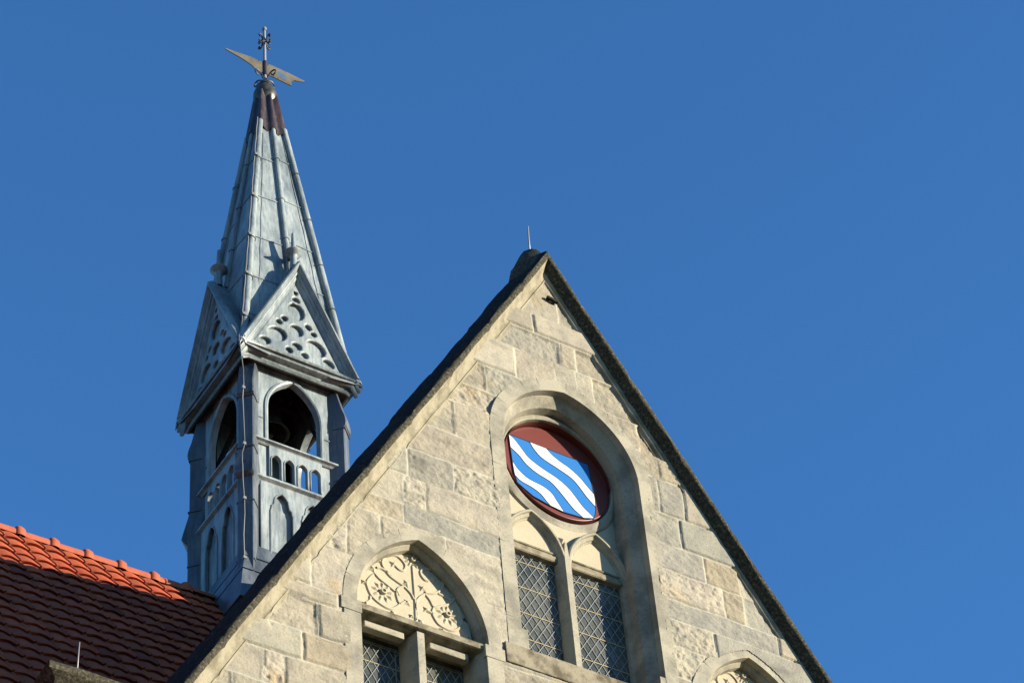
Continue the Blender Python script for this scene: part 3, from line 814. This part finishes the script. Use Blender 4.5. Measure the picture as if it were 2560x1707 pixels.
# tiny rolls round the lancets
for c in (-.255, -.085, .085, .255):
    mb.grid([[(x, y, z) for x, z in arch_path(.060, 22.27, .085, 22.0, p, c, 6)] for p, y in ((-.016, -W-.030), (-.010, -W-.042), (-.002, -W-.042), (.002, -W-.02))])
four(mb, 'balustrade', M_lead, smooth=35)
# rails
def rail(z, proj, th, hw=.60, drop=.03):
    pr = [(-W-.0, z+.02), (-W-proj*.7, z+.012), (-W-proj, z), (-W-proj, z-th), (-W-proj*.55, z-th-drop*.4), (-W-.02, z-th-drop), (-W, z-th-drop)]
    return [[(-hw, y, zz), (hw, y, zz)] for y, zz in pr]
for a_ in ((22.53, .075, .022, .60, .03), (21.93, .085, .024, .60, .05)):
    mb = MB(); mb.grid(rail(*a_), flip=True); four(mb, 'rail', M_lead)
# lower blind arcade: two trefoil-headed niches
def trefoil(c, s=1):
    L = [(c-.145*s, 20.6)]
    L += [(c-.145*s, 21.46)]
    L += [(c-.145*s+.012, 21.50), (c-.128*s, 21.545), (c-.105*s, 21.56)]
    L += [(c-.105*s+.01, 21.60), (c-.085*s, 21.67), (c-.05*s, 21.725), (c, 21.765)]
    return L+[(2*c-x, z) for x, z in L[-2::-1]]
mb = MB()
plate([[(-.47, 20.4), (.47, 20.4), (.47, 21.885), (-.47, 21.885)], trefoil(-.2), trefoil(.2)], -W-.045, -W+.0, .012, mb)
four(mb, 'blind_arcade', M_lead, smooth=40)
for c in (-.2, .2):      # rolls round the niches
    mb = MB(); mb.tube([(x, -W-.045, z) for x, z in trefoil(c)], .013, 6, False)
    four(mb, 'niche_roll', M_lead, smooth=60)
# plinth skirts where the turret stands on the roof
mb = MB()
for z0, z1, y0, y1 in ((20.86, 20.62, .645, .70), (20.60, 20.38, .70, .75), (20.36, 19.9, .75, .82)):
    mb.grid([[(-y0, -y0, z0), (y0, -y0, z0)], [(-y1, -y1, z1), (y1, -y1, z1)], [(-y1+.03, -y1+.03, z1-.01), (y1-.03, -y1+.03, z1-.01)]], flip=True)
mb.grid([[(-.79, -.79, 20.0), (.79, -.79, 20.0)], [(-.79, -.79, 19.0), (.79, -.79, 19.0)]], flip=True)
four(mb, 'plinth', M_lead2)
# diagonal buttresses
def buttress():
    # r = distance of the end face along the diagonal, h = half width
    prof = [(23.70, .87, .10), (23.55, .90, .10), (23.40, .935, .095), (23.30, .965, .10), (23.20, .978, .106), (23.14, .97, .104), (23.12, .945, .095), (22.30, .945, .095),
            (22.22, .955, .098), (21.95, 1.015, .112), (21.87, 1.03, .116), (21.83, 1.015, .112), (21.80, .965, .098), (21.40, .955, .096), (20.2, .965, .098), (19.4, .97, .10)]
    mb = MB(); rows = []
    e = Vector((1, -1, 0)).normalized(); s = Vector((1, 1, 0)).normalized()      # right front corner
    for z, r, h in prof:
        bv = .012
        pts = [e*.70-s*h, e*(r-bv)-s*h, e*r-s*(h-bv), e*r+s*(h-bv), e*(r-bv)+s*h, e*.70+s*h]
        rows.append([(p.x, p.y, z) for p in pts])
    mb.grid(rows, flip=True)
    for z in (22.28, 21.44, 20.56, 23.10, 20.0):
        r = .945; h = .100
        pts = [e*.80-s*h, e*(r+.008)-s*h, e*(r+.008)+s*h, e*.80+s*h]
        for a_, b_ in zip(pts[:-1], pts[1:]):
            dz = -.03 if (a_-b_).length < .19 else 0
            mb.bar((a_.x, a_.y, z), (b_.x, b_.y, z), .012, .014)
    return mb
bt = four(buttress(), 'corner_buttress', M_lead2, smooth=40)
# cornice
mb = MB()
pr = [(.60, 23.805), (.63, 23.80), (.665, 23.775), (.685, 23.735), (.69, 23.70), (.72, 23.695), (.735, 23.715), (.728, 23.74), (.705, 23.765), (.715, 23.785), (.755, 23.80), (.78, 23.815), (.785, 23.84), (.765, 23.855), (.765, 23.865), (.80, 23.875), (.812, 23.90), (.80, 23.915), (.60, 23.94)]
mb.grid([[(-r, -r, z-.13*(r > .75)-.04*(r > .70)), (-r*.9, -r, z-.01*(r > .75)), (-r*.5, -r, z), (0, -r, z), (r*.5, -r, z), (r*.9, -r, z-.01*(r > .75)), (r, -r, z-.13*(r > .75)-.04*(r > .70))] for r, z in pr], flip=False)
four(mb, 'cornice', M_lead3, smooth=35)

# spire
ZA = 30.4; KC, KM = .109, .118
def cdist(z): return KC*(ZA-z) + (.07*max(0, (24.35-z)/.55)**2 if z < 24.35 else 0)
def mdist(z): return KM*(ZA-max(z, 25.35))
ZT = 29.62
zs_ = [23.86, 23.98, 24.15, 24.35, 24.85, 25.35, 26.2, 27.1, 28.0, 28.9, ZT]
mb = MB()
rows = []
for z in zs_:
    c_, m_ = cdist(z), mdist(z)
    rows.append([(-c_, -c_, z), (0, -m_, z), (c_, -c_, z), (m_, 0, z), (c_, c_, z), (0, m_, z), (-c_, c_, z), (-m_, 0, z)])
mb.grid(rows, close=True)
SPIRE_MB = mb
mb = SPIRE_MB
rs = random.Random(2)
for k in range(4):
    ca, sa = math.cos(k*math.pi/2), math.sin(k*math.pi/2)
    def rot(x, y, z): return (x*ca-y*sa, x*sa+y*ca, z)
    for s in (-1, 1):
        for z in (28.05, 27.15, 26.28, 25.42, 24.60):
            z += .06*s+rs.uniform(-.03, .03)
            c0 = cdist(z); m0 = mdist(z)
            mb.bar(rot(s*c0, -c0-.004, z), rot(0, -m0-.004, z-.02), .014, .014)
        # vertical welt beside the corner roll
        prev = None
        for i in range(15):
            z = 24.0+i*.33; c0 = cdist(z); m0 = mdist(z); t = .24+.02*(i % 2)
            p = rot(s*c0*(1-t), -(c0+(m0-c0)*t)-.003, z)
            if prev: mb.bar(prev, p, .010, .008)
            prev = p
spire = mb.obj('spire', M_lead, tur, origin=OZ)
# corner ribs, mid ribs, laps as sub-parts
def rib(fn, ztop, zbot, r0, r1, collars):
    mb = MB(); n = 14; pts = []; rr = []
    for i in range(n+1):
        z = zbot+(ztop-zbot)*i/n; pts.append(fn(z)); rr.append(r0+(r1-r0)*i/n)
    mb.tube(pts, rr, 8)
    for zc in collars:
        p0 = Vector(fn(zc)); p1 = Vector(fn(zc-.035)); r = r0+(r1-r0)*(zc-zbot)/(ztop-zbot)
        mb.tube([p0+Vector((0, 0, .0)), p1], [r*1.02, r*1.30], 8)
    return mb
ribs = []
seams_c = [27.97, 27.02, 26.12, 25.28, 24.42]
for k in range(4):
    def fc(z, k=k):
        c_ = cdist(z)+.012; a_ = -math.pi*3/4+k*math.pi/2
        return (c_*math.sqrt(2)*math.cos(a_), c_*math.sqrt(2)*math.sin(a_), z)
    auto_smooth(rib(fc, 28.88, 23.84, .050, .042, [z+(.0 if k % 2 == 0 else -.03) for z in seams_c]).obj('corner_rib', M_lead, spire, origin=OZ), 50)
    def fm(z, k=k):
        m_ = mdist(z)+.008; a_ = -math.pi/2+k*math.pi/2
        return (m_*math.cos(a_), m_*math.sin(a_), z)
    auto_smooth(rib(fm, 28.98, 25.6, .038, .036, [28.1, 27.2, 26.35]).obj('middle_rib', M_lead, spire, origin=OZ), 50)
# brown copper tip: fluted sleeve and ball
mb = MB(); rows = []
n = 64
for i in range(12):
    z = 28.78+(29.66-28.78)*i/11
    row = []
    for q in range(n):
        a_ = 2*math.pi*q/n
        f = abs(math.cos(4*(a_+math.pi/8)))          # 8 flutes
        ridge = abs(math.cos(4*a_))
        base = (KC*(ZA-z))*1.22
        sc = max(abs(math.cos(a_)), abs(math.sin(a_)))
        rr_ = (KC*(ZA-z)+.010)/max(sc, .75)
        rr_ = rr_*.80+base*.20+.046*(ridge**2)+.008
        low = 0
        row.append((rr_*math.cos(a_), rr_*math.sin(a_), z-(.09*(1-ridge) if i == 0 else 0)))
    rows.append(row)
mb.grid(rows, close=True)
auto_smooth(mb.obj('spire_sleeve', M_copper, tur, origin=OZ), 60)
mb = MB()
mb.lathe((0, 0), [(.10, 29.50), (.145, 29.56), (.163, 29.64), (.160, 29.71), (.135, 29.80), (.10, 29.86), (.085, 29.885), (.095, 29.895), (.095, 29.925), (.06, 29.94), (.0, 29.945)], 28)
auto_smooth(mb.obj('spire_ball', M_bronze, tur, origin=OZ), 40)

# gablets
GA = 25.60; GB = 23.88; GD = .80
def gable_outline(ins, zb):
    # half outline with bell-cast foot
    L = []
    for t in (0, .06, .14, .3, .6, 1.0):
        z = GB+(GA-GB)*t; x = .80*(1-t)
        if t < .14: x += .022*((.14-t)/.14)**1.5; z -= .10*((.14-t)/.14)**2
        L.append((x, z))
    return L
def half(ins):
    # inset line parallel to the rake
    k = math.hypot(.80, GA-GB)/.80
    apex = GA-ins*k
    return apex
def gablet():
    mb = MB()
    # roof skin: rakes run back horizontally into the spire
    Lr = gable_outline(0, 0); pts = Lr+[(-x, z) for x, z in Lr[-2::-1]]
    rows = [[(x, -GD-.02, z-.035) for x, z in pts], [(x, -GD-.03, z) for x, z in pts], [(x, -GD+.03, z+.045) for x, z in pts], [(x*.98, -GD+.07, z+.035) for x, z in pts], [(x*.96, -.40, z+.012) for x, z in pts]]
    mb.grid(rows, flip=True)
    return mb
gs = four(gablet(), 'gablet', M_lead, smooth=35)
def tri(ins, zb=GB+.03):
    k = math.hypot(.80, GA-GB)/.80; za = GA-ins*k; sl = (GA-GB)/.80
    return [(-(za-zb)/sl, zb), ((za-zb)/sl, zb), (0, za)]
def blob(cx, cz, r, n=12, sq=1.0, ang=0, pinch=0):
    L = []
    for i in range(n):
        a_ = 2*math.pi*i/n; rr_ = r*(1-pinch*(.5-.5*math.cos(a_)))
        x, z = rr_*math.cos(a_), rr_*sq*math.sin(a_)
        L.append((cx+x*math.cos(ang)-z*math.sin(ang), cz+x*math.sin(ang)+z*math.cos(ang)))
    return L
for gi, gb_ in enumerate(gs):
    # raked moulding, recessed tympanum with pierced tracery pattern
    def turned(mb, name, m, smooth=None):
        o = mb.obj(name, m, gb_, origin=OZ)
        if smooth: auto_smooth(o, smooth)
        return o          # child of the turned gablet: inherits its rotation
    if gi == 0:
        mb = MB(); k0 = tri(.0); rows = []
        for ins, y in ((-.0, -GD-.028), (.010, -GD-.036), (.026, -GD-.034), (.032, -GD-.020), (.050, -GD+.020), (.062, -GD+.018), (.075, -GD+.024), (.082, -GD+.046), (.104, -GD+.052), (.120, -GD+.080), (.132, -GD+.080), (.138, -GD+.10)):
            t = tri(ins); rows.append([(t[0][0], y, t[0][1]), (t[2][0], y, t[2][1]), (t[1][0], y, t[1][1])])
        mb.grid(rows)
        mo = turned(mb, 'raked_moulding', M_lead)
        mb = MB(); t = tri(.130)
        P = [(blob(-.02, 24.98, .050), 0), (blob(.02, 25.13, .035), 0)]
        holes = [blob(0, 24.47, .090, 16), blob(0, 24.775, .165, 14, .80, math.pi/2, .30), blob(-.245, 24.30, .160, 14, .80, math.pi*7/6, .30), blob(.245, 24.30, .160, 14, .80, -math.pi/6, .30),
                 blob(.0, 24.995, .052, 12), blob(.0, 25.12, .060, 12, .50, math.pi/2, .5),
                 blob(-.165, 24.60, .052, 12, .75, .9), blob(.165, 24.60, .052, 12, .75, -.9), blob(-.235, 24.515, .040, 10), blob(.235, 24.515, .040, 10),
                 blob(0, 24.20, .066, 12, .85), blob(-.105, 24.09, .048, 10), blob(.105, 24.09, .048, 10),
                 blob(-.43, 24.10, .080, 12, .75, .5), blob(.43, 24.10, .080, 12, .75, -.5)]
        plate([t]+holes, -GD+.082, -GD+.140, .020, mb)
        tr = turned(mb, 'tracery_relief', M_lead, 45)
        mb = MB(); mb.add([(a_, -GD+.130, b_) for a_, b_ in tri(.09)], [(0, 1, 2)])
        bk = turned(mb, 'gablet_panel', M_lead)
        mb = MB()
        zc = 25.885; yc = -.68
        mb.lathe((0, yc), [(.050, 25.58), (.045, 25.72), (.040, 25.78), (.046, 25.815), (.060, 25.835), (.104, 25.866), (.112, 25.880), (.106, 25.894), (.060, 25.915), (.040, 25.93), (.034, 25.98), (.028, 26.12), (.022, 26.24), (.0, 26.245)], 18)
        pn = turned(mb, 'pinnacle', M_lead, 40)
        proto = [mo, tr, bk, pn]
    else:
        for p_ in proto:
            c = p_.copy(); C.objects.link(c); c.parent = gb_; ROOT[c] = ROOT[p_]
# inside of the belfry: ceiling, floor and corner posts
mb = MB(); mb.box(-.50, .50, -.50, .50, 24.62, 24.66); mb.box(-.54, .54, -.54, .54, 21.80, 21.86)
mb.bar((-.45, 0, 23.90), (.45, 0, 23.90), .07, .08); mb.bar((.17, -.5, 24.36), (.17, .5, 24.36), .06, .07)
for sx in (-1, 1):
    for sy in (-1, 1):
        mb.box(sx*.50-.045, sx*.50+.045, sy*.50-.045, sy*.50+.045, 21.8, 24.3)
        mb.bar((sx*.46, sy*.46, 22.95), (sx*.20, sy*.20, 23.95), .05, .05)
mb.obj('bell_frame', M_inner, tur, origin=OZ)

# two bells hang inside
def bell(x, zm, r, label):
    mb = MB(); k = r/.235; cx = TX+x
    mb.lathe((cx, TYc), [(.0, zm+.47*k), (.10*k, zm+.46*k), (.125*k, zm+.40*k), (.135*k, zm+.29*k), (.15*k, zm+.17*k), (.18*k, zm+.09*k), (.225*k, zm+.02*k), (.235*k, zm), (.20*k, zm+.01*k), (.16*k, zm+.12*k), (.10*k, zm+.3*k), (.0, zm+.36*k)], 32)
    mb.tube([(cx, TYc, zm+.44*k), (cx, TYc, zm+.44*k+.16)], .03, 8)
    mb.tube([(cx, TYc, zm+.34*k), (cx, TYc, zm)], .012, 8)
    mb.lathe((cx, TYc), [(.0, zm+.02), (.03, zm), (.03, zm-.03), (.0, zm-.05)], 10)
    o = solo('bell', mb.V, mb.F, M_bronze, (cx, TYc, zm), label, 'bell', 'bells in the turret')
    return auto_smooth(o, 40)
bell(.02, 23.36, .23, 'larger dark bell hanging lower behind the turret balustrade')
bell(.17, 24.02, .15, 'smaller bell high under the turret roof, its rim catching light')

# lightning cable down the near corner
mb = MB(); pts = []
for i in range(60):
    z = 28.9-(28.9-23.88)*i/59
    c_ = cdist(z)+.055; wv = .002*math.sin(i*1.3)
    pts.append((TX-c_-.01+wv, TYc-c_+.015-wv, z))
pts.append((TX-.835, TYc-.835, 23.83)); pts.append((TX-.80, TYc-.80, 23.70))
for i, (z, r) in enumerate(((23.45, 1.03), (23.2, 1.04), (23.0, 1.03), (22.6, 1.01), (22.28, 1.0), (22.1, 1.05), (21.95, 1.08), (21.86, 1.085), (21.7, 1.03), (21.44, 1.0), (21.2, 1.01), (20.9, 1.0), (20.56, 1.0), (20.2, 1.01), (19.9, 1.02))):
    q = r/math.sqrt(2); wv = .006*math.sin(i*2.1)
    pts.append((TX-q+wv, TYc-q-wv, z))
mb.tube(pts, .0065, 6)
for z in (27.97, 27.02, 26.12, 25.28, 24.42):
    c_ = cdist(z)+.055; mb.box(TX-c_-.02, TX-c_+.02, TYc-c_-.02, TYc-c_+.02, z-.02, z+.02)
for z, r in ((23.15, 1.03), (22.28, 1.0), (21.44, 1.0), (20.56, 1.0)):
    q = r/math.sqrt(2); mb.box(TX-q-.018, TX-q+.018, TYc-q-.018, TYc-q+.018, z-.02, z+.02)
co = solo('lightning_cable', mb.V, mb.F, M_wire, (TX-.7, TYc-.7, 20.2), 'thin pale cable clipped down the near corner of the lead turret', 'cable')
auto_smooth(co, 60)

# ------------------------------------------------------------------ weather vane
vz = 29.93
vane = thing('weather_vane', 'bronze banner weather vane with iron scrolls on top of the spire', 'weather vane', (TX, TYc, vz))
mb = MB(); mb.tube([(TX, TYc, vz), (TX, TYc, 31.14)], [.024, .018], 10)
mb.lathe((TX, TYc), [(.0, 31.125), (.030, 31.135), (.034, 31.16), (.026, 31.185), (.0, 31.195)], 10)
auto_smooth(mb.obj('pole', M_rod, vane), 40)
mb = MB(); mb.tube([(TX, TYc, 30.14), (TX, TYc, 30.43)], .034, 10); auto_smooth(mb.obj('sleeve', M_copper, vane), 40)
ol = [(-.61, 30.355), (-.585, 30.37), (-.55, 30.365), (-.35, 30.392), (-.24, 30.400), (-.22, 30.410), (-.16, 30.400), (.0, 30.405), (.12, 30.415), (.36, 30.405), (.61, 30.375), (.615, 30.355), (.52, 30.315), (.455, 30.295), (.415, 30.255), (.40, 30.225), (.415, 30.20), (.40, 30.15),
      (.31, 30.155), (.10, 30.175), (-.05, 30.17), (-.135, 30.18), (-.21, 30.24), (-.35, 30.29), (-.56, 30.335), (-.60, 30.345)]
mb = MB(); plate([ol], -.006, .006, .0, mb, TX); mb.V = [(x, y+TYc, z) for x, y, z in mb.V]
vp = mb.obj('banner', M_vane, vane)
mb = MB()
for k in range(4):
    L = catmull([(.20+.0, 30.335-k*.027), (.235, 30.335-k*.027), (.27, 30.315-k*.027), (.31, 30.305-k*.027), (.325, 30.31-k*.027)], 4)
    for y in (-.0075, .0075):
        rows = [[(TX+x, TYc+y, z+.0055) for x, z in L], [(TX+x, TYc+y, z-.0055) for x, z in L]]
        mb.grid(rows)
mb.obj('wavy_stripes', M_blue, vp)
for x, z in ((-.10, 30.392), (.20, 30.182), (.13, 30.188), (.31, 30.21), (.05, 30.395)):
    mb = MB(); mb.lathe((TX+x, TYc), [(0, z-.016), (.010, z-.012), (.012, z), (.010, z+.012), (0, z+.016)], 8)
    mb.obj('rivet', M_bronze, vp)
def scroll(r0, turns, a0, sgn, n=22):
    L = []
    for i in range(n+1):
        t = i/n; a_ = a0+sgn*turns*2*math.pi*t; r = r0*(1-.72*t); L.append((r*math.cos(a_), r*math.sin(a_)))
    return L
for k in range(4):           # lower scrolls spring from the ball
    ang = k*math.pi/2+math.radians(20); dx, dy = math.cos(ang), math.sin(ang)
    L = [(.02, 29.95), (.035, 30.04), (.085, 30.10)]
    L += [(.145+x, 30.065+z) for x, z in scroll(.066, .95, 2.4, -1)]
    mb = MB(); mb.tube([(TX+dx*r, TYc+dy*r, z) for r, z in catmull(L, 2)], .0115, 6)
    auto_smooth(mb.obj('iron_scroll', M_iron, vane), 50)
for k in range(4):           # upper flower of scrolls
    ang = k*math.pi/2+math.radians(20); dx, dy = math.cos(ang), math.sin(ang)
    for s in (1, -1):
        L = [(.015, 30.88+s*.012)]+[(.085+x, 30.88+s*(.055+z)) for x, z in scroll(.044, .85, 3.6, -1, 14)]
        mb = MB(); mb.tube([(TX+dx*r, TYc+dy*r, z) for r, z in catmull(L, 2)], .0115, 6)
        auto_smooth(mb.obj('iron_scroll', M_iron, vane), 50)

# ------------------------------------------------------------------ heraldic disc in the oculus
arms = thing('heraldic_disc', 'round oxide-red panel with blue and white wavy striped shield, above the tall window', 'coat of arms', (UX, 15.30, 17.18))
CZo = 17.808; CR = .574; CX = UX+.024
def lean(z): return (z-CZo)*.055
mb = MB()
mb.grid([[(CX+r*math.cos(2*math.pi*i/96), Y+lean(CZo+r*math.sin(2*math.pi*i/96)), CZo+r*math.sin(2*math.pi*i/96)) for i in range(96)] for r, Y in ((CR-.004, 15.36), (CR, 15.303), (CR-.003, 15.294), (CR-.008, 15.292), (CR-.012, 15.300), (.0, 15.300))], close=True, flip=True)
mb.grid([[(CX+r*math.cos(math.pi*i/48), Y, CZo+r*math.sin(math.pi*i/48)) for i in range(49)] for r, Y in ((CR+.004, 15.262), (CR+.003, 15.36))])
auto_smooth(mb.obj('red_panel', M_red, arms), 40)
DZ = .047; SX = UX+.030
SY = 15.290
sh = [(-.496, 18.056), (.378, 18.050), (.385, 17.82), (.392, 17.60), (.383, 17.45), (.363, 17.37), (.338, 17.305), (.23, 17.272), (.003, 17.250), (-.146, 17.272), (-.32, 17.315), (-.475, 17.42), (-.497, 17.55), (-.497, 17.90)]
plm = MB(); plate([[(x, z+DZ) for x, z in sh]], SY, SY+.008, 0, plm, SX); plm.V = [(x, y+lean(z), z) for x, y, z in plm.V]; shield = plm.obj('shield', M_blue, arms)
w1 = ([(-.086, 18.054), (-.023, 17.987), (.06, 17.935), (.151, 17.895), (.255, 17.816), (.32, 17.735), (.388, 17.655)],
      [(-.268, 18.055), (-.221, 17.965), (-.145, 17.890), (.017, 17.826), (.152, 17.765), (.228, 17.685), (.30, 17.577), (.384, 17.485)])
w2 = ([(-.492, 18.052), (-.439, 18.012), (-.377, 17.925), (-.304, 17.825), (-.172, 17.748), (-.01, 17.684), (.107, 17.600), (.18, 17.500), (.24, 17.415), (.342, 17.325)],
      [(-.494, 17.877), (-.415, 17.812), (-.34, 17.718), (-.236, 17.651), (-.101, 17.605), (-.025, 17.534), (.049, 17.438), (.122, 17.345), (.218, 17.272)])
w3 = ([(-.495, 17.699), (-.446, 17.607), (-.343, 17.530), (-.193, 17.500), (-.102, 17.448), (-.055, 17.365), (.006, 17.254)],
      [(-.488, 17.509), (-.431, 17.460), (-.323, 17.432), (-.232, 17.385), (-.183, 17.325), (-.140, 17.274)])
whm = MB(); lnm = MB()
def resample(L, n):
    L = np.array(catmull(L, 6)); d = np.r_[0, np.cumsum(np.linalg.norm(np.diff(L, axis=0), axis=1))]; t = np.linspace(0, d[-1], n)
    return np.stack([np.interp(t, d, L[:, 0]), np.interp(t, d, L[:, 1])], 1)
for a_, b_ in (w1, w2, w3):
    A, B = resample(a_, 40), resample(b_, 40)
    whm.grid([[(SX+x, SY-.002, z+DZ) for x, z in A], [(SX+x, SY-.002, z+DZ) for x, z in B]], flip=True)
    for P in (A, B):
        d = np.gradient(P, axis=0); d /= np.linalg.norm(d, axis=1)[:, None]; nn = np.stack([-d[:, 1], d[:, 0]], 1)*.0028
        lnm.grid([[(SX+x, SY-.0035, z+DZ) for x, z in P+nn], [(SX+x, SY-.0035, z+DZ) for x, z in P-nn]])
P = np.array(sh+[sh[0]])
for i in range(len(P)-1):
    lnm.bar((SX+P[i][0], SY-.001, P[i][1]+DZ), (SX+P[i+1][0], SY-.001, P[i+1][1]+DZ), .006, .006, up=(0, 1, 0))
whm.V = [(x, y+lean(z), z) for x, y, z in whm.V]; lnm.V = [(x, y+lean(z), z) for x, y, z in lnm.V]
whm.obj('white_waves', M_white, shield); lnm.obj('black_outline', M_line, shield)
